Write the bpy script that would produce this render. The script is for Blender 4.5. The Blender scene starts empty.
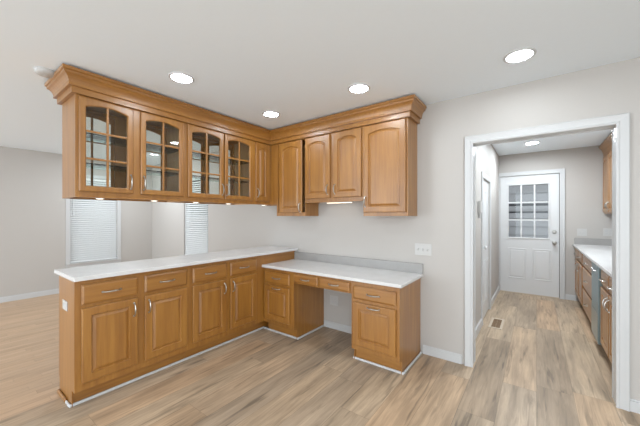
import bpy, bmesh, math, random
from mathutils import Vector, Matrix
random.seed(7)
SC = bpy.context.scene
COL = SC.collection
PI = math.pi

# ------------------------------------------------------------------ camera
cam = bpy.data.cameras.new('camera')
cam.sensor_width = 36.0
cam.lens = 291.5 / 640 * 36.0
cam.shift_y = 3.1 / 640
cam.clip_start = 0.05
camo = bpy.data.objects.new('camera', cam)
COL.objects.link(camo)
camo.location = (0, 0, 1.345)
camo.rotation_euler = (PI / 2, 0, 0.6388)
SC.camera = camo

# ------------------------------------------------------------------ world, large lights, exposure
W = bpy.data.worlds.new('world')
SC.world = W
W.use_nodes = True
bg = W.node_tree.nodes['Background']
bg.inputs['Color'].default_value = (0.85, 0.935, 1.0, 1)
bg.inputs['Strength'].default_value = 2.6


def area(name, loc, rot, sx, sy, power, color=(1, 1, 1)):
    l = bpy.data.lights.new(name, 'AREA')
    l.shape = 'RECTANGLE'
    l.size, l.size_y = sx, sy
    l.energy = power
    l.color = color
    o = bpy.data.objects.new(name, l)
    COL.objects.link(o)
    o.location = loc
    o.rotation_euler = rot
    return o


# added fill lights for unseen windows, behind and to the right of the camera
area('fill_rear', (-0.6, -3.9, 1.35), (PI / 2, 0, 0), 5.0, 2.0, 40, (0.84, 0.93, 1.0))
area('fill_living', (-5.2, -3.9, 1.35), (PI / 2, 0, 0), 2.6, 2.0, 85, (0.84, 0.93, 1.0))
area('fill_side', (2.25, -1.5, 1.35), (PI / 2, 0, PI / 2), 3.6, 2.0, 70, (0.84, 0.93, 1.0))


def fill_lamp(x, y, power):
    # added unseen fill lamps at ceiling height, without fixtures
    l = bpy.data.lights.new('fill_lamp', 'AREA')
    l.shape = 'DISK'
    l.size = 0.14
    l.energy = power
    l.color = (0.83, 0.925, 1.0)
    o = bpy.data.objects.new('fill_lamp', l)
    COL.objects.link(o)
    o.location = (x, y, 2.425)


for x_, y_, p_ in ((-1.1, -0.6, 9), (0.6, -0.6, 18), (1.5, 1.2, 13), (-5.6, 2.1, 30), (-4.9, -2.0, 12), (0.25, 4.1, 36)):
    fill_lamp(x_, y_, p_)
LAMP, LAMP_HALL = 108.0, 480.0          # radiance of the recessed lamps' lenses

SC.view_settings.view_transform = 'Standard'
SC.view_settings.look = 'None'
SC.view_settings.gamma = 1
SC.view_settings.use_curve_mapping = False
SC.view_settings.exposure = -0.08


# ------------------------------------------------------------------ material helpers
def new_mat(name):
    m = bpy.data.materials.new(name)
    m.use_nodes = True
    nt = m.node_tree
    return m, nt, nt.nodes['Principled BSDF']


def N(nt, t, **kw):
    n = nt.nodes.new(t)
    for k, v in kw.items():
        setattr(n, k, v)
    return n


def plain(name, col, rough=0.5, metal=0.0, noise=0.0, scale=40, bump=0.0, spec=0.5):
    m, nt, b = new_mat(name)
    b.inputs['Roughness'].default_value = rough
    b.inputs['Metallic'].default_value = metal
    b.inputs['Specular IOR Level'].default_value = spec
    tc = N(nt, 'ShaderNodeTexCoord')
    nz = N(nt, 'ShaderNodeTexNoise')
    nz.inputs['Scale'].default_value = scale
    nz.inputs['Detail'].default_value = 3
    nt.links.new(tc.outputs['Object'], nz.inputs['Vector'])
    mx = N(nt, 'ShaderNodeMix', data_type='RGBA')
    mx.inputs['A'].default_value = tuple(c * (1 - noise) for c in col) + (1,)
    mx.inputs['B'].default_value = tuple(min(1, c * (1 + noise)) for c in col) + (1,)
    nt.links.new(nz.outputs['Fac'], mx.inputs['Factor'])
    nt.links.new(mx.outputs['Result'], b.inputs['Base Color'])
    if bump:
        bp = N(nt, 'ShaderNodeBump')
        bp.inputs['Strength'].default_value = bump
        bp.inputs['Distance'].default_value = 0.002
        nt.links.new(nz.outputs['Fac'], bp.inputs['Height'])
        nt.links.new(bp.outputs['Normal'], b.inputs['Normal'])
    return m


def wood(name, c0, c1, c2, axis='z', rough=0.42, coat=0.9):
    """grain streaks that run along one local axis"""
    m, nt, b = new_mat(name)
    tc = N(nt, 'ShaderNodeTexCoord')
    oi = N(nt, 'ShaderNodeObjectInfo')
    add = N(nt, 'ShaderNodeVectorMath', operation='ADD')
    sc = N(nt, 'ShaderNodeVectorMath', operation='SCALE')
    sc.inputs['Scale'].default_value = 37.0
    nt.links.new(oi.outputs['Random'], sc.inputs[0])
    nt.links.new(tc.outputs['Object'], add.inputs[0])
    nt.links.new(sc.outputs['Vector'], add.inputs[1])
    mp = N(nt, 'ShaderNodeMapping')
    s = {'x': (1.6, 26, 26), 'y': (26, 1.6, 26), 'z': (26, 26, 1.6)}[axis]
    mp.inputs['Scale'].default_value = s
    nt.links.new(add.outputs['Vector'], mp.inputs['Vector'])
    n1 = N(nt, 'ShaderNodeTexNoise')
    n1.inputs['Scale'].default_value = 1.0
    n1.inputs['Detail'].default_value = 6
    n1.inputs['Roughness'].default_value = 0.62
    n1.inputs['Distortion'].default_value = 0.35
    nt.links.new(mp.outputs['Vector'], n1.inputs['Vector'])
    n2 = N(nt, 'ShaderNodeTexNoise')
    n2.inputs['Scale'].default_value = 3.2
    n2.inputs['Detail'].default_value = 2
    nt.links.new(add.outputs['Vector'], n2.inputs['Vector'])
    cr = N(nt, 'ShaderNodeValToRGB')
    e = cr.color_ramp.elements
    e[0].position, e[0].color = 0.28, c0 + (1,)
    e[1].position, e[1].color = 0.72, c2 + (1,)
    k = e.new(0.5)
    k.color = c1 + (1,)
    nt.links.new(n1.outputs['Fac'], cr.inputs['Fac'])
    mr = N(nt, 'ShaderNodeMapRange')
    mr.inputs['To Min'].default_value = 0.86
    mr.inputs['To Max'].default_value = 1.14
    nt.links.new(n2.outputs['Fac'], mr.inputs['Value'])
    mul = N(nt, 'ShaderNodeVectorMath', operation='SCALE')
    nt.links.new(cr.outputs['Color'], mul.inputs[0])
    nt.links.new(mr.outputs['Result'], mul.inputs['Scale'])
    nt.links.new(mul.outputs['Vector'], b.inputs['Base Color'])
    b.inputs['Roughness'].default_value = rough
    b.inputs['Coat Weight'].default_value = coat
    b.inputs['Coat Roughness'].default_value = 0.36
    bp = N(nt, 'ShaderNodeBump')
    bp.inputs['Strength'].default_value = 0.06
    bp.inputs['Distance'].default_value = 0.002
    nt.links.new(n1.outputs['Fac'], bp.inputs['Height'])
    nt.links.new(bp.outputs['Normal'], b.inputs['Normal'])
    return m


def planks(name, width, length, ramp, rough=0.42, groove=0.012, grain=1.0):
    """floor boards that run along world Y"""
    m, nt, b = new_mat(name)
    L = nt.links.new
    tc = N(nt, 'ShaderNodeTexCoord')
    sx = N(nt, 'ShaderNodeSeparateXYZ')
    L(tc.outputs['Object'], sx.inputs[0])

    def math_(op, a, v=None, c=None):
        n = N(nt, 'ShaderNodeMath', operation=op)
        for i, q in enumerate((a, v, c)):
            if q is None:
                continue
            if isinstance(q, (int, float)):
                n.inputs[i].default_value = q
            else:
                L(q, n.inputs[i])
        return n.outputs[0]
    u = math_('DIVIDE', sx.outputs['X'], width)
    row = math_('FLOOR', u)
    fu = math_('FRACT', u)
    wn = N(nt, 'ShaderNodeTexWhiteNoise', noise_dimensions='1D')
    L(row, wn.inputs['W'])
    v0 = math_('DIVIDE', sx.outputs['Y'], length)
    v = math_('ADD', v0, math_('MULTIPLY', wn.outputs['Value'], 7.0))
    col = math_('FLOOR', v)
    fv = math_('FRACT', v)
    cmb = N(nt, 'ShaderNodeCombineXYZ')
    L(row, cmb.inputs[0])
    L(col, cmb.inputs[1])
    wid = N(nt, 'ShaderNodeTexWhiteNoise', noise_dimensions='2D')
    L(cmb.outputs[0], wid.inputs['Vector'])
    cr = N(nt, 'ShaderNodeValToRGB')
    els = cr.color_ramp.elements
    for i, (p, c) in enumerate(ramp):
        if i < 2:
            els[i].position = p
            els[i].color = c + (1,)
        else:
            els.new(p).color = c + (1,)
    L(wid.outputs['Value'], cr.inputs['Fac'])
    # grain, shifted from board to board
    off = N(nt, 'ShaderNodeVectorMath', operation='SCALE')
    off.inputs['Scale'].default_value = 23.0
    L(wid.outputs['Color'], off.inputs[0])
    ad = N(nt, 'ShaderNodeVectorMath', operation='ADD')
    L(tc.outputs['Object'], ad.inputs[0])
    L(off.outputs['Vector'], ad.inputs[1])
    mp = N(nt, 'ShaderNodeMapping')
    mp.inputs['Scale'].default_value = (34, 2.2, 1)
    L(ad.outputs['Vector'], mp.inputs['Vector'])
    n1 = N(nt, 'ShaderNodeTexNoise')
    n1.inputs['Scale'].default_value = 1.0
    n1.inputs['Detail'].default_value = 7
    n1.inputs['Roughness'].default_value = 0.65
    n1.inputs['Distortion'].default_value = 0.8
    L(mp.outputs['Vector'], n1.inputs['Vector'])
    mp2 = N(nt, 'ShaderNodeMapping')
    mp2.inputs['Scale'].default_value = (7, 1.4, 1)
    L(ad.outputs['Vector'], mp2.inputs['Vector'])
    n2 = N(nt, 'ShaderNodeTexNoise')
    n2.inputs['Scale'].default_value = 1.0
    n2.inputs['Detail'].default_value = 4
    L(mp2.outputs['Vector'], n2.inputs['Vector'])
    g1 = N(nt, 'ShaderNodeMapRange')
    g1.inputs['From Min'].default_value, g1.inputs['From Max'].default_value = 0.3, 0.7
    g1.inputs['To Min'].default_value, g1.inputs['To Max'].default_value = 1 - 0.22 * grain, 1 + 0.14 * grain
    L(n1.outputs['Fac'], g1.inputs['Value'])
    g2 = N(nt, 'ShaderNodeMapRange')
    g2.inputs['From Min'].default_value, g2.inputs['From Max'].default_value = 0.3, 0.7
    g2.inputs['To Min'].default_value, g2.inputs['To Max'].default_value = 1 - 0.2 * grain, 1 + 0.13 * grain
    L(n2.outputs['Fac'], g2.inputs['Value'])
    mp3 = N(nt, 'ShaderNodeMapping')
    mp3.inputs['Scale'].default_value = (24, 2.0, 1)
    L(ad.outputs['Vector'], mp3.inputs['Vector'])
    n3 = N(nt, 'ShaderNodeTexNoise')
    n3.inputs['Scale'].default_value = 1.0
    n3.inputs['Detail'].default_value = 5
    n3.inputs['Distortion'].default_value = 0.7
    L(mp3.outputs['Vector'], n3.inputs['Vector'])
    g3 = N(nt, 'ShaderNodeMapRange')
    g3.inputs['From Min'].default_value, g3.inputs['From Max'].default_value = 0.57, 0.70
    g3.inputs['To Min'].default_value, g3.inputs['To Max'].default_value = 1.0, 1.0 - 0.34 * grain
    L(n3.outputs['Fac'], g3.inputs['Value'])
    gv = math_('LESS_THAN', fv, groove * width / length * 0.8)
    gu = math_('LESS_THAN', fu, groove)
    gr = math_('SUBTRACT', 1.0, math_('MULTIPLY', math_('MAXIMUM', gv, gu), 0.42))
    f = math_('MULTIPLY', math_('MULTIPLY', math_('MULTIPLY', g1.outputs[0], g2.outputs[0]), g3.outputs[0]), gr)
    mul = N(nt, 'ShaderNodeVectorMath', operation='SCALE')
    L(cr.outputs['Color'], mul.inputs[0])
    L(f, mul.inputs['Scale'])
    L(mul.outputs['Vector'], b.inputs['Base Color'])
    b.inputs['Roughness'].default_value = rough
    b.inputs['Specular IOR Level'].default_value = 0.4
    bp = N(nt, 'ShaderNodeBump')
    bp.inputs['Strength'].default_value = 0.12
    bp.inputs['Distance'].default_value = 0.002
    L(f, bp.inputs['Height'])
    L(bp.outputs['Normal'], b.inputs['Normal'])
    return m


def stone(name, base, fleck):
    m, nt, b = new_mat(name)
    L = nt.links.new
    tc = N(nt, 'ShaderNodeTexCoord')
    v = N(nt, 'ShaderNodeTexVoronoi')
    v.inputs['Scale'].default_value = 160
    L(tc.outputs['Object'], v.inputs['Vector'])
    n = N(nt, 'ShaderNodeTexNoise')
    n.inputs['Scale'].default_value = 9
    n.inputs['Detail'].default_value = 6
    L(tc.outputs['Object'], n.inputs['Vector'])
    cr = N(nt, 'ShaderNodeValToRGB')
    cr.color_ramp.elements[0].position, cr.color_ramp.elements[0].color = 0.05, fleck + (1,)
    cr.color_ramp.elements[1].position, cr.color_ramp.elements[1].color = 0.3, base + (1,)
    L(v.outputs['Distance'], cr.inputs['Fac'])
    mr = N(nt, 'ShaderNodeMapRange')
    mr.inputs['To Min'].default_value, mr.inputs['To Max'].default_value = 0.9, 1.06
    L(n.outputs['Fac'], mr.inputs['Value'])
    mul = N(nt, 'ShaderNodeVectorMath', operation='SCALE')
    L(cr.outputs['Color'], mul.inputs[0])
    L(mr.outputs['Result'], mul.inputs['Scale'])
    L(mul.outputs['Vector'], b.inputs['Base Color'])
    b.inputs['Roughness'].default_value = 0.22
    return m


def glass_mat(name, tint=(1, 1, 1), refl=1.0, ior=1.45):
    m = bpy.data.materials.new(name)
    m.use_nodes = True
    nt = m.node_tree
    nt.nodes.clear()
    out = N(nt, 'ShaderNodeOutputMaterial')
    tr = N(nt, 'ShaderNodeBsdfTransparent')
    tr.inputs['Color'].default_value = tint + (1,)
    gl = N(nt, 'ShaderNodeBsdfGlossy')
    gl.inputs['Roughness'].default_value = 0.02
    fr = N(nt, 'ShaderNodeFresnel')
    fr.inputs['IOR'].default_value = ior
    mlt = N(nt, 'ShaderNodeMath', operation='MULTIPLY')
    mlt.inputs[1].default_value = refl
    nt.links.new(fr.outputs[0], mlt.inputs[0])
    mx = N(nt, 'ShaderNodeMixShader')
    nt.links.new(mlt.outputs[0], mx.inputs[0])
    nt.links.new(tr.outputs[0], mx.inputs[1])
    nt.links.new(gl.outputs[0], mx.inputs[2])
    nt.links.new(mx.outputs[0], out.inputs[0])
    return m


def glow(name, col, strength):
    m, nt, b = new_mat(name)
    b.inputs['Base Color'].default_value = (0.9, 0.9, 0.9, 1)
    b.inputs['Emission Color'].default_value = col + (1,)
    b.inputs['Emission Strength'].default_value = strength
    return m


WC0, WC1, WC2 = (0.232, 0.086, 0.010), (0.302, 0.123, 0.016), (0.368, 0.164, 0.026)
M_WV = wood('honey_maple_upright', WC0, WC1, WC2, 'z')
M_WH = wood('honey_maple_level', WC0, WC1, WC2, 'x')
M_WY = wood('honey_maple_deep', WC0, WC1, WC2, 'y')
M_WI = wood('maple_inside_lightened', (0.48, 0.27, 0.12), (0.57, 0.34, 0.16), (0.64, 0.40, 0.20), 'z', 0.5, 0.0)  # inside wood, colour lightened to stand in for light within the cabinets
M_WALL = plain('wall_paint', (0.475, 0.443, 0.412), 0.6, 0, 0.012, 60, 0.05)
M_CEIL = plain('ceiling_paint', (0.825, 0.885, 0.935), 0.7, 0, 0.01, 50, 0.05)
M_TRIM = plain('white_trim_paint', (0.56, 0.555, 0.55), 0.3, 0, 0.01, 20)
M_DOOR = plain('white_door_paint', (0.64, 0.635, 0.63), 0.32, 0, 0.01, 20)
M_PLATE = plain('white_plastic', (0.54, 0.525, 0.505), 0.35, 0, 0.01, 30)
M_DET = plain('aged_plastic', (0.5, 0.49, 0.475), 0.5, 0, 0.01, 30)
M_SLOT = plain('grey_plastic_slot', (0.52, 0.51, 0.50), 0.5, 0, 0.02, 30)
M_NICKEL = plain('brushed_nickel', (0.50, 0.48, 0.45), 0.3, 1.0, 0.06, 200)
M_BRONZE = plain('dark_bronze', (0.05, 0.045, 0.04), 0.4, 0.6, 0.05, 100)
M_STEEL = plain('stainless_steel', (0.36, 0.42, 0.43), 0.3, 0.85, 0.04, 60)
M_FILM = plain('blue_film', (0.22, 0.28, 0.29), 0.35, 0.4, 0.05, 30)
M_DARK = plain('dark_recess', (0.03, 0.028, 0.025), 0.7, 0, 0.05, 30)
M_QUARTZ = stone('white_quartz', (0.68, 0.66, 0.645), (0.54, 0.525, 0.51))
M_SPLASH = stone('shaded_white_quartz', (0.345, 0.33, 0.315), (0.275, 0.265, 0.255))  # the white quartz again, shade of the upright face darkened into its colour
M_GLASS = glass_mat('clear_glass', (0.96, 0.98, 0.97), 0.9)
M_SHELF = glass_mat('shelf_glass', (0.80, 0.93, 0.90), 1.0, 1.5)
M_DOORGLASS = glass_mat('door_glass', (0.86, 0.86, 0.86), 1.0)
M_LENS = glow('lamp_lens', (0.83, 0.925, 1.0), LAMP)
M_LENS_HALL = glow('hallway_lamp_lens', (0.83, 0.925, 1.0), LAMP_HALL)
M_PUCK = glow('puck_lens', (1.0, 0.9, 0.76), 3.0)
M_BAR = glow('light_bar_lens', (1.0, 0.80, 0.58), 3.0)
M_BLIND = plain('white_blind', (0.80, 0.80, 0.79), 0.45, 0, 0.01, 30)
M_VENT = plain('beige_metal', (0.52, 0.43, 0.33), 0.45, 0.1, 0.03, 60)
M_VENTIN = plain('brown_louver', (0.26, 0.17, 0.10), 0.5, 0.1, 0.05, 60)
M_SIDING = plain('grey_siding', (0.36, 0.36, 0.36), 0.8, 0, 0.08, 25)
M_RAIL = plain('dark_rail', (0.035, 0.035, 0.04), 0.6, 0, 0.05, 30)
M_FLOOR = planks('vinyl_planks', 0.222, 1.5, [
    (0.0, (0.345, 0.252, 0.170)), (0.22, (0.395, 0.297, 0.206)), (0.42, (0.460, 0.342, 0.232)),
    (0.6, (0.47, 0.318, 0.198)), (0.8, (0.48, 0.358, 0.246)), (1.0, (0.375, 0.283, 0.200))], grain=1.3)
M_OAK = planks('oak_strips', 0.062, 0.9, [
    (0.0, (0.49, 0.325, 0.203)), (0.35, (0.55, 0.372, 0.238)), (0.7, (0.51, 0.342, 0.216)), (1.0, (0.58, 0.40, 0.262))],
    0.38, 0.03, 0.55)


# ------------------------------------------------------------------ mesh helpers
class MB:
    def __init__(self):
        self.v, self.f = [], []

    def box(self, x0, x1, y0, y1, z0, z1):
        x0, x1 = min(x0, x1), max(x0, x1)
        y0, y1 = min(y0, y1), max(y0, y1)
        z0, z1 = min(z0, z1), max(z0, z1)
        n = len(self.v)
        self.v += [(x0, y0, z0), (x1, y0, z0), (x1, y1, z0), (x0, y1, z0),
                   (x0, y0, z1), (x1, y0, z1), (x1, y1, z1), (x0, y1, z1)]
        self.f += [[n + i for i in q] for q in ((3, 2, 1, 0), (4, 5, 6, 7), (0, 1, 5, 4), (1, 2, 6, 5), (2, 3, 7, 6), (3, 0, 4, 7))]
        return self

    def loops(self, Ls, cap0=True, cap1=True, closed=False):
        k = len(Ls[0])
        n = len(self.v)
        for l in Ls:
            self.v += [tuple(p) for p in l]
        m = len(Ls)
        for i in range(m if closed else m - 1):
            a, b = n + i * k, n + ((i + 1) % m) * k
            for j in range(k):
                self.f.append([a + j, a + (j + 1) % k, b + (j + 1) % k, b + j])
        if not closed:
            if cap0:
                self.f.append([n + j for j in range(k)][::-1])
            if cap1:
                self.f.append([n + (m - 1) * k + j for j in range(k)])
        return self

    def tube(self, pts, r, seg=8):
        pts = [Vector(p) for p in pts]
        rs = r if isinstance(r, (list, tuple)) else [r] * len(pts)
        Ls = []
        ref = None
        for i, p in enumerate(pts):
            t = (pts[min(i + 1, len(pts) - 1)] - pts[max(i - 1, 0)]).normalized()
            if ref is None:
                ref = Vector((0, 0, 1)) if abs(t.z) < 0.8 else Vector((1, 0, 0))
            a = t.cross(ref).normalized()
            b = a.cross(t).normalized()
            ref = b
            Ls.append([p + (a * math.cos(2 * PI * j / seg) + b * math.sin(2 * PI * j / seg)) * rs[i] for j in range(seg)])
        return self.loops(Ls)

    def lathe(self, prof, c=(0, 0, 0), axis='z', seg=32):
        """prof: (radius, height) pairs, first and last capped"""
        Ls = []
        for r, h in prof:
            l = []
            for j in range(seg):
                a = 2 * PI * j / seg
                p = (r * math.cos(a), r * math.sin(a), h)
                if axis == 'y':
                    p = (p[0], p[2], p[1])
                elif axis == 'x':
                    p = (p[2], p[0], p[1])
                l.append((c[0] + p[0], c[1] + p[1], c[2] + p[2]))
            Ls.append(l)
        return self.loops(Ls)

    def build(self, name, mat, parent=None, bevel=0.0, smooth=False, seg=2):
        me = bpy.data.meshes.new(name)
        bm = bmesh.new()
        vs = [bm.verts.new(p) for p in self.v]
        for f in self.f:
            try:
                bm.faces.new([vs[i] for i in f])
            except ValueError:
                pass
        bmesh.ops.recalc_face_normals(bm, faces=bm.faces)
        if smooth:
            for f in bm.faces:
                f.smooth = True
        bm.to_mesh(me)
        bm.free()
        if mat is not None:
            me.materials.append(mat)
        o = bpy.data.objects.new(name, me)
        COL.objects.link(o)
        if parent is not None:
            o.parent = parent
        if bevel:
            b = o.modifiers.new('bevel', 'BEVEL')
            b.width = bevel
            b.segments = seg
            b.limit_method = 'ANGLE'
        if smooth:
            try:
                me.shade_smooth_by_angle = None
            except Exception:
                pass
            es = o.modifiers.new('split', 'EDGE_SPLIT')
            es.split_angle = math.radians(40)
        return o


def thing(name, label, cat, loc=(0, 0, 0), rz=0.0, group=None):
    o = bpy.data.objects.new(name, None)
    o.empty_display_size = 0.1
    COL.objects.link(o)
    o.location = loc
    o.rotation_euler = (0, 0, rz)
    o['label'] = label
    o['category'] = cat
    o['kind'] = 'thing'
    if group:
        o['group'] = group
    return o


def tag(o, label, cat, group=None):
    o['label'] = label
    o['category'] = cat
    o['kind'] = 'thing'
    if group:
        o['group'] = group
    return o


def struct(o):
    o['kind'] = 'structure'
    return o


def sempty(name, loc=(0, 0, 0)):
    o = bpy.data.objects.new(name, None)
    COL.objects.link(o)
    o.location = loc
    o['kind'] = 'structure'
    return o


def dup(root, loc=None, rz=None, label=None, group=None):
    r = root.copy()
    COL.objects.link(r)
    if loc is not None:
        r.location = loc
    if rz is not None:
        r.rotation_euler = (0, 0, rz)
    if label:
        r['label'] = label
    if group:
        r['group'] = group
    for ch in list(root.children):
        c = ch.copy()
        COL.objects.link(c)
        c.parent = r
        for g in ch.children:
            d = g.copy()
            COL.objects.link(d)
            d.parent = c
    return r


# ------------------------------------------------------------------ cabinet pieces (front plane y=0 faces -y, u runs right)
def outline(u0, u1, z0, z1, y, ins=0.0, arch=0.0, nt=13, arch_drop=0.0):
    a, b, c, d = u0 + ins, u1 - ins, z0 + ins, z1 - ins
    pts = [(a, y, c), (b, y, c)]
    for i in range(nt):
        t = i / (nt - 1)
        z = d - arch * (2 * t - 1) ** 2
        pts.append((b + (a - b) * t, y, z))
    return pts


def raised_door(name, u0, u1, z0, z1, parent, arch=0.0, mat=None, stile=0.055, top=None, y0=0.0):
    o = lambda ins, y, ar=0.0: outline(u0, u1, z0, z1, y0 + y, ins, ar)
    m = MB()
    m.loops([o(0.006, 0.0), o(0.006, -0.004), o(0, -0.0055), o(0, -0.016), o(0.003, -0.0205), o(0.007, -0.022), o(stile, -0.022, arch),
             o(stile + 0.003, -0.014, arch), o(stile + 0.007, -0.0095, arch), o(stile + 0.010, -0.0095, arch),
             o(stile + 0.026, -0.0175, arch), o(stile + 0.028, -0.0195, arch)])
    return m.build(name, mat or M_WV, parent)


def drawer_front(name, u0, u1, z0, z1, parent):
    o = lambda ins, y: outline(u0, u1, z0, z1, y, ins, 0, 3)
    return MB().loops([o(0.006, 0), o(0.006, -0.004), o(0, -0.0055), o(0, -0.013), o(0.004, -0.015), o(0.010, -0.0185), o(0.014, -0.02)]).build(name, M_WH, parent)


def glass_door(u0, u1, z0, z1, parent, stile=0.045, arch=0.027, rows=3, y0=0.0, flip=False, shelf=None):
    """frame with an arched opening, muntin grid and a pane; flip puts the front on +y"""
    s = 1 if not flip else -1
    Y = lambda y: y0 + s * y
    o = lambda ins, y, ar=0.0: outline(u0, u1, z0, z1, Y(y), ins, ar)
    m = MB()
    m.loops([o(0.006, 0.0), o(0.006, -0.004), o(0, -0.0055), o(0, -0.016), o(0.003, -0.0185), o(0.007, -0.02), o(stile - 0.008, -0.02, arch),
             o(stile - 0.003, -0.016, arch), o(stile, -0.010, arch), o(stile, 0.0, arch)], closed=True)
    d = m.build('door', M_WV, parent)
    p = MB().loops([o(stile - 0.004, -0.0075, arch), o(stile - 0.004, -0.0045, arch)])
    p.build('glass_pane', M_GLASS, d)
    g = MB()
    a, b, c, e = u0 + stile, u1 - stile, z0 + stile, z1 - stile
    w = 0.008
    g.box((a + b) / 2 - w, (a + b) / 2 + w, Y(-0.017), Y(-0.003), c, e)
    for r in range(1, rows):
        z = c + (e - c) * r / rows
        g.box(a, b, Y(-0.0165), Y(-0.0035), z - w, z + w)
    g.build('muntin_grid', M_WV, d, 0.002)
    return d


def pull(parent, u, z, vertical=True, length=0.1, y0=-0.0215):
    """bow handle with two flared feet"""
    m = MB()
    n = 11
    pts, rs = [], []
    for i in range(n):
        t = -1 + 2 * i / (n - 1)
        out = 0.026 * (1 - t * t) ** 0.5 if abs(t) < 1 else 0
        q = length / 2 * t
        pts.append((u, y0 - 0.002 - out, z + q) if vertical else (u + q, y0 - 0.002 - out, z))
        rs.append(0.0042 + 0.0022 * (1 - abs(t)))
    m.tube(pts, rs, 8)
    for sg in (-1, 1):
        q = sg * (length / 2)
        c = (u, y0, z + q) if vertical else (u + q, y0, z)
        m.lathe([(0.008, 0.0), (0.008, -0.004), (0.005, -0.008)], c, 'y', 10)
    return m.build('handle', M_NICKEL, parent, smooth=True)


def face_frame(parent, w, z0, z1, holes, th=0.02):
    """frame board with rectangular openings, holes = (u0,u1,z0,z1); built from stiles and rails"""
    m = MB()
    us = sorted({0.0, w} | {h[0] for h in holes} | {h[1] for h in holes})
    zs = sorted({z0, z1} | {h[2] for h in holes} | {h[3] for h in holes})
    inside = lambda u, z: any(h[0] < u < h[1] and h[2] < z < h[3] for h in holes)
    nu, nz = len(us) - 1, len(zs) - 1
    idx = {}

    def vert(i, j, k):
        if (i, j, k) not in idx:
            idx[(i, j, k)] = len(m.v)
            m.v.append((us[i], 0.0 if k == 0 else th, zs[j]))
        return idx[(i, j, k)]
    solid = {(i, j): not inside((us[i] + us[i + 1]) / 2, (zs[j] + zs[j + 1]) / 2) for i in range(nu) for j in range(nz)}
    for (i, j), s in solid.items():
        if not s:
            continue
        m.f.append([vert(i, j, 0), vert(i + 1, j, 0), vert(i + 1, j + 1, 0), vert(i, j + 1, 0)])
        m.f.append([vert(i, j, 1), vert(i, j + 1, 1), vert(i + 1, j + 1, 1), vert(i + 1, j, 1)])
        for (di, dj, e) in ((-1, 0, ((0, 0), (0, 1))), (1, 0, ((1, 0), (1, 1))), (0, -1, ((0, 0), (1, 0))), (0, 1, ((0, 1), (1, 1)))):
            if not solid.get((i + di, j + dj), False):
                (a, b), (c, d) = e
                m.f.append([vert(i + a, j + b, 0), vert(i + c, j + d, 0), vert(i + c, j + d, 1), vert(i + a, j + b, 1)])
    return m.build('face_frame', M_WV, parent)


def carcass_base(parent, w, depth, top, kick, recess, ends='lr', u0=0.0):
    m = MB()
    m.box(u0 + 0.001, w - 0.001, 0.0205, depth, kick, top)
    m.build('carcass', M_WV, parent)
    k = MB()
    k.box(u0 + 0.001, w - 0.001, recess, recess + 0.018, 0, kick - 0.0005)
    k.build('toe_kick', M_WH, parent)
    for e in ends:
        p = MB()
        x0, x1 = (u0 - 0.006, u0) if e == 'l' else (w, w + 0.006)
        p.box(x0, x1, 0.0, depth, kick, top)
        p.box(x0, x1, recess - 0.018, depth, 0, kick)
        p.build('end_panel', M_WV, parent)


def base_unit(label, loc, rz, w, depth, top, kick, recess, drawers, doors, ends='', group=None, name='base_cabinet', carc_w=None, filler=None, hinge=None):
    """drawers: (u0,u1,z0,z1); doors: (u0,u1,z0,z1, pull) with pull l / r / t"""
    r = thing(name, label, 'cabinet', loc, rz, group)
    fr = [(a + 0.012, b - 0.012, c + 0.012, d - 0.012) for a, b, c, d in drawers]
    fr += [(a + 0.012, b - 0.012, c + 0.012, d - 0.012) for a, b, c, d, _ in doors]
    face_frame(r, w, kick, top, fr)
    carcass_base(r, carc_w or w, depth, top, kick, recess, ends)
    for a, b, c, d in drawers:
        f = drawer_front('drawer', a, b, c, d, r)
        pull(f, (a + b) / 2, (c + d) / 2, False, min(0.115, (b - a) * 0.34))
    for a, b, c, d, p in doors:
        n = 'file_drawer' if p == 't' else 'door'
        f = raised_door(n, a, b, c, d, r)
        if p == 'l':
            pull(f, a + 0.030, d - 0.085)
        elif p == 'r':
            pull(f, b - 0.030, d - 0.085)
        elif p == 't':
            pull(f, (a + b) / 2, d - 0.026, False, 0.115)
    return r


def upper_box(parent, w, depth, z0, z1, back=True, t=0.016, u0=0.0, mats=None):
    """hollow carcass: two sides, top, bottom and, when closed, a back"""
    ml, mr = mats or (M_WV, M_WV)
    MB().box(u0, u0 + t, 0.0205, depth, z0, z1).build('side_panel', ml, parent)
    MB().box(w - t, w, 0.0205, depth, z0, z1).build('side_panel', mr, parent)
    b = MB().box(u0 + t, w - t, 0.0205, depth, z0 + 0.014, z0 + 0.032)
    b.build('bottom_panel', M_WY, parent)
    b = MB().box(u0 + t, w - t, 0.0205, depth, z1 - 0.155, z1 - 0.137)
    b.build('top_panel', M_WY, parent)
    if back:
        MB().box(u0 + t, w - t, depth - 0.008, depth, z0 + 0.032, z1 - 0.155).build('back_panel', M_WI, parent)


# ================================================================== SETTING
CZ = 2.43                      # ceiling height
YW, YB = 2.90, 3.02            # doorway wall, near and far faces
XL, XR = -6.68, 2.3            # side walls
YR = -4.0                      # the house stays open behind the camera
YH = 6.15                      # far wall of the hallway
HX0, HX1 = -0.545, 1.11        # hallway side walls
DX0, DX1, DZ = -0.458, 0.454, 1.995   # doorway opening
BX = -2.83                     # where oak strips meet vinyl planks

struct(MB().box(BX, XR + 0.1, YR, YH + 0.05, -0.05, 0).build('floor', M_FLOOR))
struct(MB().box(XL - 0.1, BX, YR, YB, -0.05, 0).build('floor_left', M_OAK))
struct(MB().box(XL - 0.1, XR + 0.1, YR, YH + 0.15, CZ, CZ + 0.08).build('ceiling', M_CEIL))

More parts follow.
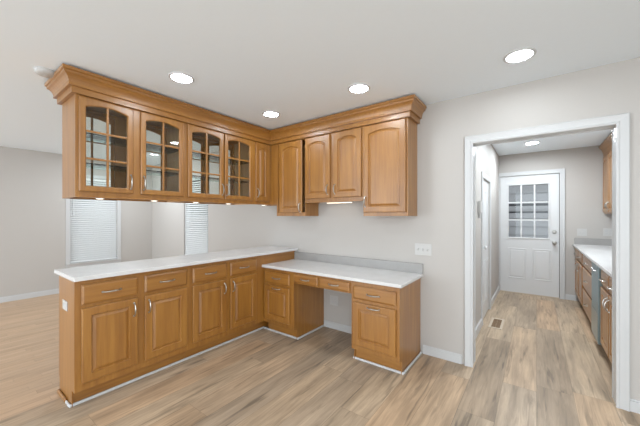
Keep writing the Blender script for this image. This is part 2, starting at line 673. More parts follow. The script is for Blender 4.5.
W2 = (-5.37, -4.57, 0.58, 2.05)      # window in the back wall
w = MB()
w.box(XL - 0.1, W2[0], YW, YB, 0, CZ).box(W2[1], DX0 - 0.018, YW, YB, 0, CZ)
w.box(W2[0], W2[1], YW, YB, 0, W2[2]).box(W2[0], W2[1], YW, YB, W2[3], CZ)
w.box(DX0 - 0.018, DX1 + 0.018, YW, YB, DZ + 0.018, CZ).box(DX1 + 0.018, XR + 0.1, YW, YB, 0, CZ)
struct(w.build('wall_back', M_WALL))
W1 = (1.515, 2.245, 0.50, 2.05)      # window in the left wall
w = MB()
w.box(XL - 0.12, XL, YR, W1[0], 0, CZ).box(XL - 0.12, XL, W1[1], YW, 0, CZ)
w.box(XL - 0.12, XL, W1[0], W1[1], 0, W1[2]).box(XL - 0.12, XL, W1[0], W1[1], W1[3], CZ)
struct(w.build('wall_left', M_WALL))
struct(MB().box(XR, XR + 0.1, 0.45, YW, 0, CZ).build('wall_right', M_WALL))
# hallway
D2 = (4.10, 4.84, 1.83)              # door in the hallway's left wall
w = MB()
w.box(HX0 - 0.1, HX0, YB, D2[0], 0, CZ).box(HX0 - 0.1, HX0, D2[1], YH, 0, CZ).box(HX0 - 0.1, HX0, D2[0], D2[1], D2[2], CZ)
struct(w.build('wall_hallway_left', M_WALL))
D1 = (-0.525, 0.300, 2.045)
w = MB()
w.box(HX0 - 0.1, D1[0] - 0.004, YH, YH + 0.12, 0, CZ).box(D1[1] + 0.004, HX1 + 0.1, YH, YH + 0.12, 0, CZ).box(D1[0] - 0.004, D1[1] + 0.004, YH, YH + 0.12, D1[2] + 0.004, CZ)
struct(w.build('wall_hallway_end', M_WALL))
struct(MB().box(HX1, HX1 + 0.1, YB, YH, 0, CZ).build('wall_hallway_right', M_WALL))


# baseboards
def baseboard(name, x0, x1, y0, y1, h=0.085):
    m = MB()
    m.box(x0, x1, y0, y1, 0, h - 0.012)
    cx0, cx1, cy0, cy1 = x0, x1, y0, y1
    q = 0.005
    if x1 - x0 > y1 - y0:
        cy0 = y0 + q
    else:
        cx1 = x1 - q
    m.box(cx0, cx1, cy0, cy1, h - 0.012, h)
    return struct(m.build(name, M_TRIM, None, 0.002))


def baseboard_left(name, x0, x1, y0, y1, h=0.085):
    return baseboard(name, x0, x1, y0, y1, h)


baseboard('baseboard_left', XL, XL + 0.014, YR, YW - 0.014)
baseboard('baseboard_back', XL, -3.06, YW - 0.014, YW)
baseboard('baseboard_kneehole', -2.085, -1.39, YW - 0.014, YW, 0.078)
baseboard('baseboard_doorway', -0.895, -0.545, YW - 0.014, YW)
baseboard('baseboard_right', 0.515, XR, YW - 0.014, YW)
baseboard('baseboard_hallway', HX0, HX0 + 0.013, YB, D2[0] - 0.065, 0.10)
baseboard('baseboard_hallway_end', HX0, HX0 + 0.013, D2[1] + 0.065, YH - 0.02, 0.10)
baseboard('baseboard_hallway_door', D1[1] + 0.075, 0.51, YH - 0.013, YH, 0.085)


# doorway casing: two-step profile around the opening, both faces
def casing(name, x0, x1, z1, y, side, wd=0.085, parent=None):
    """side -1: stands proud towards -y"""
    prof = [(0.0, 0.0), (0.0, 0.012), (0.012, 0.016), (0.020, 0.012), (0.030, 0.014), (wd - 0.02, 0.018), (wd - 0.006, 0.022), (wd, 0.016), (wd, 0.0)]
    path = [(x0, 0.0), (x0, z1), (x1, z1), (x1, 0.0)]
    nrm = [(-1, 0), (-1, 1), (1, 1), (1, 0)]
    Ls = []
    for (px, pz), (nx, nz) in zip(path, nrm):
        Ls.append([(px + nx * a, y + side * b, pz + nz * a) for a, b in prof])
    return struct(MB().loops(Ls).build(name, M_TRIM, parent))


casing('trim_1', DX0 + 0.004, DX1 - 0.004, DZ - 0.004, YW, -1, 0.068)
casing('trim_2', DX0 + 0.004, DX1 - 0.004, DZ - 0.004, YB, 1, 0.068)
j = MB().box(DX0 - 0.018, DX0, YW, YB, 0, DZ).box(DX1, DX1 + 0.018, YW, YB, 0, DZ).box(DX0 - 0.018, DX1 + 0.018, YW, YB, DZ, DZ + 0.018)
struct(j.build('trim_3', M_TRIM))

# white shoe moulding at the foot of the cabinets
m = MB()
sh = 0.02
m.box(-2.638, -2.622, 0.590, 2.413, 0, sh).box(-2.622, -2.078, 2.397, 2.413, 0, sh).box(-2.094, -2.078, 2.413, YW, 0, sh)
m.box(-2.72, -2.638, 0.588, 0.602, 0, sh)
struct(m.build('trim_4', M_TRIM, None, 0.006, seg=3))
m = MB()
m.box(-1.395, -0.900, 2.397, 2.413, 0, sh).box(-0.914, -0.898, 2.413, YW - 0.014, 0, sh).box(-1.397, -1.381, 2.413, YW - 0.014, 0, sh)
struct(m.build('trim_5', M_TRIM, None, 0.006, seg=3))
struct(MB().box(-2.93, -2.722, 0.586, 0.602, 0, 0.028).build('trim_6', M_WH, None, 0.008, seg=3))


# windows
def window(name, axis, a0, a1, z0, z1, face, out):
    """frame, mullion and pane in a wall opening; axis x: opening runs along x"""
    r = sempty(name)
    f = MB()
    P = lambda u0, u1, d0, d1, c, d: f.box(u0, u1, face + out * d0, face + out * d1, c, d) if axis == 'x' else f.box(face + out * d0, face + out * d1, u0, u1, c, d)
    P(a0, a0 + 0.04, 0.07, 0.11, z0, z1)
    P(a1 - 0.04, a1, 0.07, 0.11, z0, z1)
    P(a0 + 0.04, a1 - 0.04, 0.07, 0.11, z0, z0 + 0.04)
    P(a0 + 0.04, a1 - 0.04, 0.07, 0.11, z1 - 0.04, z1)
    P(a0 + 0.04, a1 - 0.04, 0.075, 0.105, (z0 + z1) / 2 - 0.02, (z0 + z1) / 2 + 0.02)
    f.build('frame', M_TRIM, r)
    g = MB()
    f2 = f
    f = g
    P(a0 + 0.04, a1 - 0.04, 0.088, 0.092, z0 + 0.04, z1 - 0.04)
    g.build('pane', M_GLASS, r)
    return r


w1 = window('window_1', 'y', W1[0], W1[1], W1[2], W1[3], XL, -1)
# casing and sill of the left window
m = MB()
m.box(XL, XL + 0.016, W1[0] - 0.06, W1[0], W1[2] - 0.07, W1[3] + 0.06)
m.box(XL, XL + 0.016, W1[1], W1[1] + 0.06, W1[2] - 0.07, W1[3] + 0.06)
m.box(XL, XL + 0.016, W1[0], W1[1], W1[3], W1[3] + 0.06)
m.box(XL, XL + 0.016, W1[0], W1[1], W1[2] - 0.09, W1[2] - 0.022)
m.build('casing', M_TRIM, w1, 0.002)
MB().box(XL - 0.06, XL + 0.035, W1[0] - 0.06, W1[1] + 0.06, W1[2] - 0.022, W1[2]).build('sill', M_TRIM, w1, 0.003)
w2 = window('window_2', 'x', W2[0], W2[1], W2[2], W2[3], YW, 1)
MB().box(W2[0], W2[1], YW - 0.02, YW + 0.068, W2[2], W2[2] + 0.018).build('sill', M_TRIM, w2, 0.003)


def blind(label, axis, a0, a1, z0, z1, face, out, tilt):
    r = thing('window_blind', label, 'blind', ((a0 + a1) / 2, face, z0) if axis == 'x' else (face, (a0 + a1) / 2, z0), 0 if axis == 'x' else PI / 2, 'closed white window blinds')
    # local x along the window, local y: with rz=90deg +y points to -x
    s = 1 if axis == 'x' else 1
    h = (a1 - a0) / 2
    H = z1 - z0
    d = 0.032
    MB().box(-h, h, d - 0.025, d + 0.025, H - 0.045, H).build('headrail', M_BLIND, r, 0.003)
    m = MB()
    z = 0.03
    while z < H - 0.05:
        c, sn = math.cos(tilt), math.sin(tilt)
        hw, t = 0.025, 0.0018
        pts = []
        for (q, k) in ((-hw, -t), (0, -t + 0.002), (hw, -t), (hw, t), (0, t + 0.002), (-hw, t)):
            pts.append((d + q * c - k * sn, z + q * sn + k * c))
        m.loops([[(x, y, zz) for y, zz in pts] for x in (-h, h)])
        z += 0.038
    m.build('slats', M_BLIND, r)
    MB().box(-h, h, d - 0.02, d + 0.02, 0, 0.018).build('bottom_rail', M_BLIND, r, 0.003)
    c = MB()
    for x in (-h * 0.7, 0, h * 0.7):
        c.tube([(x, d - 0.028, 0.01), (x, d - 0.028, H - 0.03)], 0.0012, 6)
    c.build('ladder_cord', M_BLIND, r)
    wnd = MB().tube([(-h * 0.86, d - 0.034, H - 0.7), (-h * 0.86, d - 0.034, H - 0.05)], 0.004, 6)
    wnd.build('wand', M_BLIND, r)
    return r


blind('closed white slatted blind in the cased window on the far left wall', 'y', W1[0] + 0.004, W1[1] - 0.004, W1[2] + 0.004, W1[3] - 0.002, XL, -1, math.radians(40))
blind('closed white slatted blind in the narrow uncased window behind the peninsula worktop', 'x', W2[0] + 0.004, W2[1] - 0.045, W2[2] + 0.022, W2[3] - 0.002, YW, 1, math.radians(36))


# ------------------------------------------------------------------ doors
def panel_mold(m, u0, u1, z0, z1, y, s=-1):
    o = lambda ins, d: outline(u0, u1, z0, z1, y + s * d, ins, 0, 3)
    m.loops([o(0, 0.0), o(0.004, 0.006), o(0.014, 0.007), o(0.022, 0.001), o(0.034, 0.003), o(0.044, 0.006)])


d1 = sempty('door_1', (0, 0, 0))
ya = YH + 0.012
gx0, gx1, gz0, gz1 = -0.402, 0.162, 0.972, 1.888
m = MB()
m.box(D1[0], gx0, ya, ya + 0.042, 0.012, D1[2]).box(gx1, D1[1], ya, ya + 0.042, 0.012, D1[2])
m.box(gx0, gx1, ya, ya + 0.042, 0.012, gz0).box(gx0, gx1, ya, ya + 0.042, gz1, D1[2])
for (a, b) in ((-0.408, -0.142), (-0.056, 0.208)):
    panel_mold(m, a, b, 0.255, 0.785, ya)
leaf = m.build('door_leaf', M_DOOR, d1)
m = MB()
o_ = lambda ins, y: outline(gx0, gx1, gz0, gz1, y, ins, 0, 3)
m.loops([o_(-0.022, ya), o_(-0.020, ya - 0.009), o_(-0.004, ya - 0.011), o_(0.004, ya - 0.004), o_(0.004, ya + 0.03), o_(-0.002, ya + 0.03)], closed=True)
for i in (1, 2):
    u = gx0 + (gx1 - gx0) * i / 3
    m.box(u - 0.011, u + 0.011, ya - 0.006, ya + 0.012, gz0, gz1)
    z = gz0 + (gz1 - gz0) * i / 3
    m.box(gx0, gx1, ya - 0.0055, ya + 0.0115, z - 0.011, z + 0.011)
m.build('lite_frame', M_DOOR, d1)
MB().box(gx0, gx1, ya + 0.014, ya + 0.018, gz0, gz1).build('glass_pane', M_DOORGLASS, d1)
m = MB().lathe([(0.032, 0), (0.032, -0.006), (0.012, -0.012), (0.012, -0.035), (0.026, -0.042), (0.030, -0.055), (0.024, -0.068), (0.008, -0.074)], (0.236, ya, 0.905), 'y', 20)
m.build('knob', M_NICKEL, d1, smooth=True)
m = MB().lathe([(0.030, 0), (0.030, -0.010), (0.022, -0.022), (0.006, -0.024)], (0.236, ya, 1.085), 'y', 20)
m.build('deadbolt', M_NICKEL, d1, smooth=True)
for z in (0.22, 1.05, 1.84):
    h = MB().tube([(D1[0] - 0.003, YH - 0.006, z - 0.045), (D1[0] - 0.003, YH - 0.006, z + 0.045)], 0.006, 8)
    h.build('hinge', M_NICKEL, d1, smooth=True)
MB().box(D1[0], D1[1], YH - 0.01, YH + 0.08, 0, 0.012).build('threshold', M_VENT, d1)
MB().box(D1[1] - 0.003, D1[1] + 0.0038, ya - 0.002, ya + 0.04, 0.012, D1[2]).box(D1[0], D1[1], ya + 0.002, ya + 0.04, D1[2] - 0.002, D1[2] + 0.0038).build('gap_shade_strip', M_DARK, d1)  # added dark strips that paint the shade in the gap round the leaf
MB().box(D1[0] - 0.004, D1[0] + 0.01, ya + 0.043, ya + 0.07, 0.012, D1[2] + 0.004).box(D1[1] - 0.01, D1[1] + 0.004, ya + 0.043, ya + 0.07, 0.012, D1[2] + 0.004).box(D1[0], D1[1], ya + 0.043, ya + 0.07, D1[2] - 0.012, D1[2] + 0.004).build('door_stop', M_TRIM, d1)
# casing: the left leg dies into the hallway wall
prof = MB()
prof.box(D1[1] + 0.006, D1[1] + 0.07, YH - 0.016, YH, 0, D1[2] + 0.07).box(D1[1] + 0.05, D1[1] + 0.07, YH - 0.022, YH - 0.016, 0, D1[2] + 0.07)
prof.box(HX0, D1[1] + 0.006, YH - 0.016, YH, D1[2] + 0.006, D1[2] + 0.07).box(HX0, D1[1] + 0.05, YH - 0.022, YH - 0.016, D1[2] + 0.05, D1[2] + 0.07)
prof.box(HX0, D1[0] - 0.004, YH - 0.016, YH, 0, D1[2] + 0.006)
struct(prof.build('trim_7', M_TRIM, None, 0.002))

d2 = sempty('door_2', (0, 0, 0))
m = MB().box(HX0 - 0.05, HX0 - 0.012, D2[0] + 0.003, D2[1] - 0.003, 0.008, D2[2] - 0.003)
for (a, b) in ((D2[0] + 0.1, (D2[0] + D2[1]) / 2 - 0.04), ((D2[0] + D2[1]) / 2 + 0.04, D2[1] - 0.1)):
    for (c, e) in ((0.2, 0.75), (0.9, 1.68)):
        ls = []
        for ins, dd in ((0, 0.0), (0.004, 0.006), (0.016, 0.007), (0.026, 0.001), (0.04, 0.005)):
            ls.append([(HX0 - 0.012 + dd, a + ins, c + ins), (HX0 - 0.012 + dd, b - ins, c + ins), (HX0 - 0.012 + dd, b - ins, e - ins), (HX0 - 0.012 + dd, a + ins, e - ins)])
        m.loops(ls)
m.build('door_leaf', M_DOOR, d2)
MB().lathe([(0.028, 0), (0.028, 0.006), (0.011, 0.012), (0.011, 0.03), (0.024, 0.04), (0.026, 0.05), (0.01, 0.062)], (HX0 - 0.012, D2[0] + 0.07, 0.95), 'x', 18).build('knob', M_DOOR, d2, smooth=True)
m = MB()
for a, b in ((D2[0] - 0.062, D2[0] + 0.002), (D2[1] - 0.002, D2[1] + 0.062)):
    m.box(HX0, HX0 + 0.016, a, b, 0, D2[2] + 0.062)
m.box(HX0, HX0 + 0.016, D2[0] + 0.002, D2[1] - 0.002, D2[2] - 0.002, D2[2] + 0.062)
struct(m.build('trim_8', M_TRIM, None, 0.003))

# beyond the hallway door: a grey sided wall and a porch rail
m = MB().box(-3.5, 3.0, 8.6, 8.7, -0.3, 3.2)
for i in range(16):
    m.loops([[(x, 8.6, -0.3 + i * 0.2), (x, 8.575, -0.3 + i * 0.2), (x, 8.598, -0.1 + i * 0.2), (x, 8.6, -0.1 + i * 0.2)] for x in (-3.5, 3.0)])
struct(m.build('exterior_wall', M_SIDING))
struct(MB().box(-3.5, 3.0, YH + 0.13, 8.6, -0.25, -0.05).build('ground_outside', M_SIDING))
struct(MB().box(-9.5, XL - 0.13, -4, 5.6, -0.3, -0.1).box(XL - 0.13, -1.0, YB, 5.6, -0.3, -0.1).build('sky_block_ground', M_SIDING))  # unseen ground added to cut the brightness behind the blinds
struct(MB().box(-9.6, -9.5, -4, 7, -0.3, 3.4).build('sky_block_left', M_SIDING))  # unseen screen added to hold back sky light at the left window
struct(MB().box(-9.4, -1.0, 5.6, 5.7, -0.3, 3.4).build('sky_block_back', M_SIDING))  # unseen screen added to hold back sky light at the back window
r = thing('porch_railing', 'dark two-bar porch railing seen through the glass of the far door', 'railing', (-0.3, 7.2, -0.05))
MB().box(-2.5, 2.5, -0.02, 0.02, 1.60, 1.645).build('top_rail', M_RAIL, r)
MB().box(-2.5, 2.5, -0.02, 0.02, 1.455, 1.49).build('lower_rail', M_RAIL, r)
for x in (-2.3, 2.3):
    MB().box(x - 0.04, x + 0.04, 0.022, 0.09, 0, 1.66).build('post', M_RAIL, r)

# ================================================================== PENINSULA BASE
PX, PY = -2.56, 0.61
KICK, TOP = 0.118, 0.897
A = base_unit('base cabinet at the free end of the peninsula, outlet on its end panel', (PX, PY, 0), PI / 2, 0.825, 0.39, TOP, KICK, 0.08,
              [(0.03, 0.388, 0.722, 0.862), (0.438, 0.795, 0.722, 0.862)],
              [(0.03, 0.388, 0.172, 0.697, 'r'), (0.438, 0.795, 0.172, 0.697, 'l')], ends='', group='peninsula base cabinets')
p = MB().box(-0.0, 0.006, 0.0205, 0.39, KICK, TOP)
e = MB().box(-0.006, 0.0, 0.0, 0.39, KICK, TOP).box(-0.006, 0.0, 0.062, 0.374, 0, KICK)
e.build('end_panel', M_WV, A)
B = base_unit('base cabinet of the peninsula in the inner corner beside the lower desk', (PX, PY + 0.825, 0), PI / 2, 0.913, 0.39, TOP, KICK, 0.08,
              [(0.025, 0.390, 0.722, 0.862), (0.437, 0.787, 0.722, 0.862)],
              [(0.025, 0.390, 0.172, 0.697, 'r'), (0.437, 0.787, 0.172, 0.697, 'l')], ends='', group='peninsula base cabinets', carc_w=1.463)
MB().box(0.914, 1.463, 0.0, 0.0204, 0.70, TOP).build('side_panel', M_WH, B)
# panelled rear faces towards the other room
for root, w_ in ((A, 0.825), (B, 1.463)):
    n = 2 if w_ < 1 else 3
    for i in range(n):
        a, b = w_ * i / n + 0.012, w_ * (i + 1) / n - 0.012
        o = lambda ins, y: outline(a, b, 0.14, 0.88, 0.39 + y, ins, 0, 3)
        MB().loops([o(0, 0.0), o(0, 0.014), o(0.006, 0.02), o(0.055, 0.02), o(0.062, 0.011), o(0.067, 0.011), o(0.09, 0.0185)]).build('rear_panel', M_WV, root)

m = MB()
m.loops([[(-3.03, 0.59, z), (-2.51, 0.59, z), (-2.51, YW - 0.001, z), (-3.03, YW - 0.001, z)] for z in (TOP, TOP + 0.03)])
tag(m.build('worktop', M_QUARTZ, None, 0.004), 'long white quartz worktop capping the peninsula', 'worktop')

# outlet on the end panel
r = thing('wall_outlet', 'white sideways outlet plate on the wooden end panel of the peninsula', 'outlet', (-2.775, 0.6035, 0.692))
MB().box(-0.057, 0.057, -0.005, 0, -0.035, 0.035).build('cover_plate', M_PLATE, r, 0.002)
for x in (-0.022, 0.022):
    MB().box(x - 0.014, x + 0.014, -0.0075, -0.0045, -0.012, 0.012).build('socket', M_SLOT, r, 0.001)

# ================================================================== DESK
DT = 0.752
base_unit('short file cabinet at the inner corner, supporting the left end of the desk', (PX + 0.001, 2.35, 0), 0, 0.459, 0.548, DT, KICK, 0.065,
          [(0.022, 0.412, 0.588, 0.708)], [(0.022, 0.412, 0.165, 0.558, 't')], ends='r', group='desk cabinets', name='file_cabinet')
base_unit('short file cabinet next to the doorway, under the right end of the desk', (-1.374, 2.35, 0), 0, 0.450, 0.548, DT, KICK, 0.065,
          [(0.02, 0.428, 0.588, 0.708)], [(0.02, 0.428, 0.165, 0.558, 't')], ends='rl', group='desk cabinets', name='file_cabinet')
ap = thing('desk_apron', 'shallow wooden apron with two pencil drawers over the kneehole', 'desk drawers', (-2.092, 2.35, 0))
face_frame(ap, 0.711, 0.624, DT, [(0.02, 0.315, 0.65, 0.715), (0.36, 0.685, 0.65, 0.715)])
for a, b in ((0.006, 0.326), (0.350, 0.697)):
    f = drawer_front('drawer', a, b, 0.638, 0.728, ap)
    pull(f, (a + b) / 2, 0.683, False, 0.105)
    MB().box(a + 0.03, b - 0.03, 0.021, 0.40, 0.645, 0.72).build('drawer_box', M_WI, f)

dk = thing('desk_worktop', 'lower white quartz desk top with an upstand in a shaded tone along the wall', 'worktop', (-2.559, 2.31, DT))
MB().loops([[(0, 0, z), (1.672, 0, z), (1.672, 0.588, z), (0, 0.588, z)] for z in (0.0005, 0.03)]).build('slab', M_QUARTZ, dk, 0.004)
MB().box(0.0, 1.668, 0.567, 0.5885, 0.03, 0.125).build('upstand', M_SPLASH, dk, 0.002)


def plate(label, loc, rz, gangs, kind, cat, group=None):
    """wall plate facing local -y; kind switch or outlet"""
    r = thing('light_switch' if kind == 'switch' else 'wall_outlet', label, cat, loc, rz, group)
    w_ = 0.07 + 0.046 * (gangs - 1)
    MB().box(-w_ / 2, w_ / 2, -0.005, 0, -0.0575, 0.0575).build('cover_plate', M_PLATE, r, 0.002)
    for i in range(gangs):
        x = (i - (gangs - 1) / 2) * 0.046
        if kind == 'switch':
            MB().loops([[(x - 0.005, -0.005, -0.012), (x + 0.005, -0.005, -0.012), (x + 0.005, -0.005, 0.012), (x - 0.005, -0.005, 0.012)],
                        [(x - 0.004, -0.016, 0.002), (x + 0.004, -0.016, 0.002), (x + 0.004, -0.014, 0.010), (x - 0.004, -0.014, 0.010)]]).build('toggle', M_SLOT, r)
        else:
            for z in (-0.02, 0.02):
                MB().box(x - 0.015, x + 0.015, -0.0075, -0.0045, z - 0.013, z + 0.013).build('socket', M_SLOT, r, 0.001)
    return r


plate('white three-gang switch plate on the wall above the desk end', (-0.893, YW - 0.0005, 1.018), 0, 3, 'switch', 'light switch')
plate('white double outlet plate low on the wall in the desk kneehole', (-1.944, YW - 0.0005, 0.336), 0, 2, 'outlet', 'outlet')
plate('white switch plate above the hallway worktop, next to the door casing', (0.575, YH - 0.0005, 1.09), 0, 2, 'switch', 'light switch')
plate('white outlet plate above the hallway worktop, under the hallway upper cabinet', (0.875, YH - 0.0005, 1.10), 0, 2, 'outlet', 'outlet')

# ================================================================== UPPER CABINETS
UX, UY = -2.755, 0.655
UZ0, UZ1 = 1.489, 2.412
DZ0, DZ1 = 1.533, 2.246
DEP = 0.33


def glass_unit(label, y0, width, doors, rear, group):
    r = thing('upper_cabinet', label, 'cabinet', (UX, y0, 0), PI / 2, group)
    face_frame(r, width, UZ0, UZ1, [(a + 0.02, b - 0.02, DZ0 + 0.02, DZ1 - 0.015) for a, b, _ in doors])
    upper_box(r, width, DEP, UZ0, UZ1, back=False, mats=(M_WV if y0 == UY else M_WI, M_WI))
    for a, b, p in doors:
        d = glass_door(a, b, DZ0, DZ1, r)
        pull(d, a + 0.022 if p == 'l' else b - 0.022, 1.63, True, 0.115)
    # rear frame and rear doors
    holes = [(a + 0.02, b - 0.02) for a, b in rear]
    us = [0.0] + [q for h in holes for q in h] + [width]
    m = MB()
    for i in range(0, len(us), 2):
        m.box(us[i], us[i + 1], DEP, DEP + 0.02, UZ0, UZ1)
    for a, b in holes:
        m.box(a, b, DEP, DEP + 0.02, UZ0, DZ0 + 0.02)
        m.box(a, b, DEP, DEP + 0.02, DZ1 - 0.015, UZ1)
    m.build('rear_frame', M_WV, r)
    for a, b in rear:
        d = glass_door(a, b, DZ0, DZ1, r, y0=DEP + 0.02, flip=True)
    for z in (1.752, 1.985):
        MB().box(0.018, width - 0.018, 0.03, DEP - 0.012, z, z + 0.006).build('glass_shelf', M_SHELF, r)
    return r


GA = glass_unit('glass-door upper cabinet at the free end of the peninsula', UY, 0.845, [(0.018, 0.384, 'r'), (0.442, 0.823, 'l')], [(0.018, 0.384), (0.442, 0.823)], 'glass-door upper cabinets')
h = MB().box(0.012, 0.030, DEP + 0.040, DEP + 0.052, 1.985, 2.03).box(0.014, 0.026, DEP + 0.052, DEP + 0.066, 2.0, 2.022)
h.build('hinge', M_BRONZE, sorted((c for c in GA.children if c.name.startswith('door')), key=lambda c: c.name)[2])
GB = glass_unit('glass-door upper cabinet nearer the inner corner, second along the peninsula', UY + 0.845, 0.845, [(0.023, 0.4275, 'r'), (0.4425, 0.828, 'l')], [(0.023, 0.4275), (0.4425, 0.828)], 'glass-door upper cabinets')


def solid_unit(label, loc, rz, width, depth, z0, doors, frame_holes=None, group='solid-door upper cabinets', carc_w=None, dz1=DZ1, z1=UZ1, t=0.016):
    r = thing('upper_cabinet', label, 'cabinet', loc, rz, group)
    face_frame(r, width, z0, z1, frame_holes if frame_holes is not None else [(a + 0.015, b - 0.015, c + 0.015, d - 0.015) for a, b, c, d, _, _ in doors])
    upper_box(r, carc_w or width, depth, z0, z1, t=t)
    for a, b, c, d, p, hz in doors:
        f = raised_door('door', a, b, c, d, r, 0.03)
        pull(f, a + 0.025 if p == 'l' else b - 0.025, hz, True, 0.1)
    return r


GC = solid_unit('narrow solid-door upper cabinet in the inner corner of the peninsula run', (UX, UY + 1.69, 0), PI / 2, 0.294, DEP, UZ0,
                [(0.034, 0.250, DZ0, DZ1, 'l', 1.63)], carc_w=0.553)
Y2 = 2.64
RD = YW - Y2 - 0.001
T = solid_unit('tall solid-door upper cabinet with a dark gap beside its door', (-2.643, Y2, 0), 0, 0.467, RD, 1.346,
               [(0.058, 0.430, 1.385, DZ1, 'r', 1.445)], [(0.03, 0.462, 1.388, DZ1 - 0.003)], t=0.006)
MB().box(-0.110, 0.0, 0.0, 0.018, UZ0, UZ1).build('filler_strip', M_WV, T)
MID = solid_unit('short two-door upper cabinet over the middle of the desk', (-2.1755, Y2, 0), 0, 0.765, RD, 1.50,
                 [(0.008, 0.358, 1.545, DZ1, 'r', 1.635), (0.405, 0.747, 1.545, DZ1, 'l', 1.635)])
RGT = solid_unit('wide single-door upper cabinet at the right end, beside the doorway', (-1.41, Y2, 0), 0, 0.46, RD, 1.346,
                 [(0.006, 0.444, 1.382, DZ1, 'l', 1.49)])

# crown moulding: one run round all the upper cabinets
prof = [(0.001, 2.256), (0.027, 2.256), (0.027, 2.298), (0.0275, 2.3005), (0.047, 2.301), (0.048, 2.309), (0.046, 2.315), (0.046, 2.322),
        (0.050, 2.338), (0.057, 2.353), (0.067, 2.366), (0.079, 2.375), (0.081, 2.380), (0.081, 2.391), (0.088, 2.394), (0.091, 2.398), (0.091, 2.416), (0.001, 2.416)]
path = [(-3.105, YW - 0.001), (-3.105, UY), (UX, UY), (UX, Y2), (-0.95, Y2), (-0.95, YW - 0.001)]
nrm = [(-1, 0), (-1, -1), (1, -1), (1, -1), (1, -1), (1, 0)]
m = MB()
m.loops([[(px + nx * a, py + ny * a, z) for a, z in prof] for (px, py), (nx, ny) in zip(path, nrm)])
tag(m.build('crown_molding', M_WY, None), 'honey wood crown moulding wrapping the tops of the kitchen upper cabinets', 'crown moulding')

# puck lights under the peninsula uppers
pk = thing('puck_light', 'small lit puck light nearest the free end, under the glass cabinets', 'light', (-2.81, 0.824, UZ0 - 0.005), 0, 'puck lights under the glass cabinets')
MB().lathe([(0.030, 0.019), (0.030, 0.003), (0.027, 0.0)], (0, 0, 0), 'z', 24).build('housing', M_PLATE, pk, smooth=True)
MB().lathe([(0.024, -0.0005), (0.024, -0.002), (0.016, -0.003)], (0, 0, 0), 'z', 24).build('lens', M_PUCK, pk, smooth=True)
for y, lb in ((1.238, 'second lit puck light from the free end, under the glass cabinets'), (1.644, 'third lit puck light from the free end, under the glass cabinets'),
              (2.037, 'fourth lit puck light from the free end, under the glass cabinets'), (2.57, 'fifth lit puck light, under the narrow corner cabinet')):
    dup(pk, (-2.81, y, UZ0 - 0.005), 0, lb)
lb = thing('light_bar', 'slim warm light bar under the short two-door upper cabinet', 'light', (-1.80, 2.79, 1.498))
MB().box(-0.17, 0.17, -0.02, 0.02, 0.0, 0.0155).build('housing', M_PLATE, lb, 0.002)
MB().box(-0.16, 0.16, -0.015, 0.015, -0.004, -0.0005).build('lens', M_BAR, lb)

# ================================================================== CEILING
def downlight(label, x, y, lens=None):
    r = thing('recessed_light', label, 'ceiling light', (x, y, CZ), 0, 'recessed ceiling lights')
    MB().loops([[(rr * math.cos(2 * PI * j / 40), rr * math.sin(2 * PI * j / 40), z) for j in range(40)] for rr, z in
                ((0.094, 0.0), (0.092, -0.006), (0.078, -0.009), (0.072, -0.004), (0.070, 0.0))], closed=True).build('trim_ring', M_TRIM, r, smooth=True)
    MB().lathe([(0.0705, -0.0005), (0.0705, -0.003), (0.05, -0.0045)], (0, 0, 0), 'z', 32).build('lens', lens or M_LENS, r)
    return r


dl = downlight('round recessed ceiling light above the free end of the peninsula', -2.235, 1.188)
for x, y, l in ((-2.262, 2.176, 'round recessed ceiling light near the inner corner of the cabinets'), (-1.21, 2.185, 'round recessed ceiling light in front of the right upper cabinets'),
                (-0.092, 2.384, 'round recessed ceiling light nearest the doorway, on the kitchen side')):
    dup(dl, (x, y, CZ), 0, l)
downlight('round recessed ceiling light in the hallway, seen through the doorway', -0.053, 5.34, M_LENS_HALL)
sd = thing('smoke_detector', 'white smoke detector on the ceiling beyond the crown moulding end', 'smoke detector', (-2.945, 0.525, CZ))
MB().lathe([(0.062, 0.0), (0.064, -0.012), (0.058, -0.026), (0.045, -0.034), (0.02, -0.036)], (0, 0, 0), 'z', 28).build('body', M_DET, sd, smooth=True)
MB().lathe([(0.016, -0.0362), (0.016, -0.039), (0.01, -0.040)], (0.0, 0, 0), 'z', 16).build('button', M_SLOT, sd, smooth=True)

# ================================================================== HALLWAY
HF = 0.51
HT = 0.868
hd = 0.595


def hall(y0): return (HF, y0, 0)


base_unit('hallway base cabinet in the far corner by the end wall', hall(YH - 0.002), -PI / 2, 0.925, hd, HT, 0.1, 0.07,
          [(0.03, 0.445, 0.70, 0.835), (0.475, 0.895, 0.70, 0.835)], [(0.03, 0.445, 0.14, 0.675, 'r'), (0.475, 0.895, 0.14, 0.675, 'l')], group='hallway base cabinets')
ds = thing('drawer_cabinet', 'hallway base cabinet with three stacked drawers beside the steel appliance', 'cabinet', hall(5.222), -PI / 2, 'hallway base cabinets')
zz = ((0.70, 0.835), (0.42, 0.675), (0.14, 0.395))
face_frame(ds, 0.945, 0.1, HT, [(0.045, 0.90, a + 0.012, b - 0.012) for a, b in zz])
carcass_base(ds, 0.945, hd, HT, 0.1, 0.07, '')
for a, b in zz:
    f = drawer_front('drawer', 0.03, 0.915, a, b, ds)
    pull(f, 0.472, (a + b) / 2, False, 0.105)
base_unit('hallway base cabinet nearest the doorway, partly behind its right jamb', hall(3.848), -PI / 2, 0.822, hd, HT, 0.1, 0.07,
          [(0.03, 0.40, 0.70, 0.835), (0.425, 0.795, 0.70, 0.835)], [(0.03, 0.40, 0.14, 0.675, 'r'), (0.425, 0.795, 0.14, 0.675, 'l')], group='hallway base cabinets')
tc_ = thing('trash_compactor', 'narrow steel built-in appliance standing proud of the hallway cabinets', 'appliance', hall(4.274), -PI / 2)
MB().box(0.004, 0.42, 0.0, hd, 0.1, HT - 0.002).build('body', M_STEEL, tc_)
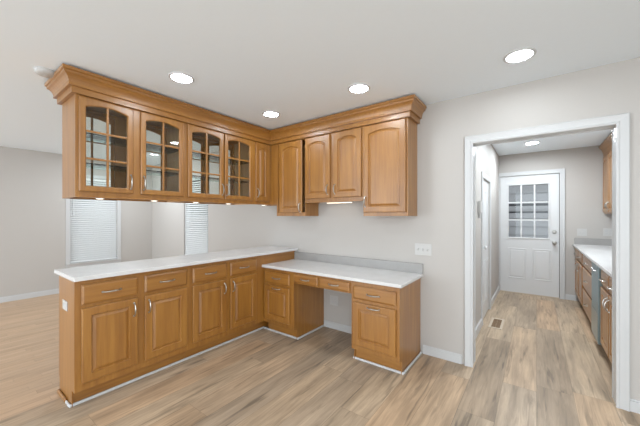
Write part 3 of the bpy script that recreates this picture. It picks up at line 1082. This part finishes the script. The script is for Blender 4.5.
MB().box(0.006, 0.418, -0.034, -0.001, 0.105, HT - 0.012).build('front_panel', M_FILM, tc_, 0.006)
MB().box(0.02, 0.404, -0.0365, -0.0345, 0.13, 0.40).build('lower_panel', M_STEEL, tc_, 0.001)
MB().tube([(0.12, -0.034, 0.80), (0.12, -0.05, 0.80), (0.304, -0.05, 0.80), (0.304, -0.034, 0.80)], 0.005, 8).build('handle', M_NICKEL, tc_, smooth=True)
MB().box(0.004, 0.42, 0.07, 0.1, 0, 0.0995).build('toe_kick', M_DARK, tc_)

hw = thing('hallway_worktop', 'white quartz worktop in the hallway with an upstand on two walls', 'worktop', (0.465, YB + 0.001, HT))
MB().box(0, HX1 - 0.466, 0, YH - YB - 0.002, 0.0005, 0.03).build('slab', M_QUARTZ, hw, 0.003)
MB().box(0.02, HX1 - 0.466, YH - YB - 0.022, YH - YB - 0.002, 0.03, 0.13).box(HX1 - 0.486, HX1 - 0.466, 0, YH - YB - 0.022, 0.03, 0.13).build('upstand', M_SPLASH, hw)

HU = solid_unit('solid-door upper cabinet in the hallway above the worktop', (0.83, YH - 0.001, 0), -PI / 2, 0.90, HX1 - 0.83 - 0.001, 1.380,
                [(0.02, 0.44, 1.40, 2.235, 'r', 1.49), (0.47, 0.88, 1.40, 2.235, 'l', 1.49)], group='hallway upper cabinets', z1=2.40)
cp = [(0.0005, 2.25), (0.012, 2.25), (0.014, 2.30), (0.02, 2.31), (0.026, 2.34), (0.045, 2.37), (0.06, 2.38), (0.062, 2.41), (0.0005, 2.41)]
pth = [((0.0, 0.0), (0, -1)), ((0.90, 0.0), (1, -1)), ((0.90, 0.278), (1, 0))]
MB().loops([[(px + nx * a, py + ny * a, z) for a, z in cp] for (px, py), (nx, ny) in pth]).build('crown', M_WH, HU)

fv = thing('floor_register', 'beige floor vent with brown louvers in the hallway floor', 'floor vent', (-0.40, 4.25, 0))
m = MB()
m.box(-0.07, -0.045, -0.205, 0.205, 0.0003, 0.006).box(0.045, 0.07, -0.205, 0.205, 0.0003, 0.006).box(-0.045, 0.045, -0.205, -0.17, 0.0003, 0.006).box(-0.045, 0.045, 0.17, 0.205, 0.0003, 0.006)
m.build('frame', M_VENT, fv, 0.002)
MB().box(-0.045, 0.045, -0.17, 0.17, 0.0003, 0.001).build('well', M_VENTIN, fv)
m = MB()
for i in range(11):
    y = -0.155 + i * 0.031
    m.box(-0.044, 0.044, y - 0.004, y + 0.004, 0.0011, 0.005)
m.box(-0.003, 0.003, -0.168, 0.168, 0.0012, 0.0048)
m.build('louvers', M_VENTIN, fv)

tb = thing('thermostat', 'small white control box with a grey latch on the hallway left wall', 'control box', (HX0, 3.84, 1.45), PI / 2)
MB().box(-0.06, 0.06, -0.032, -0.0005, -0.06, 0.07).build('housing', M_PLATE, tb, 0.004)
MB().box(0.03, 0.05, -0.036, -0.0325, -0.02, 0.05).build('switch_slot', M_SLOT, tb)
MB().box(-0.02, 0.01, -0.024, -0.0005, -0.13, -0.0605).build('latch', M_SLOT, tb, 0.004)
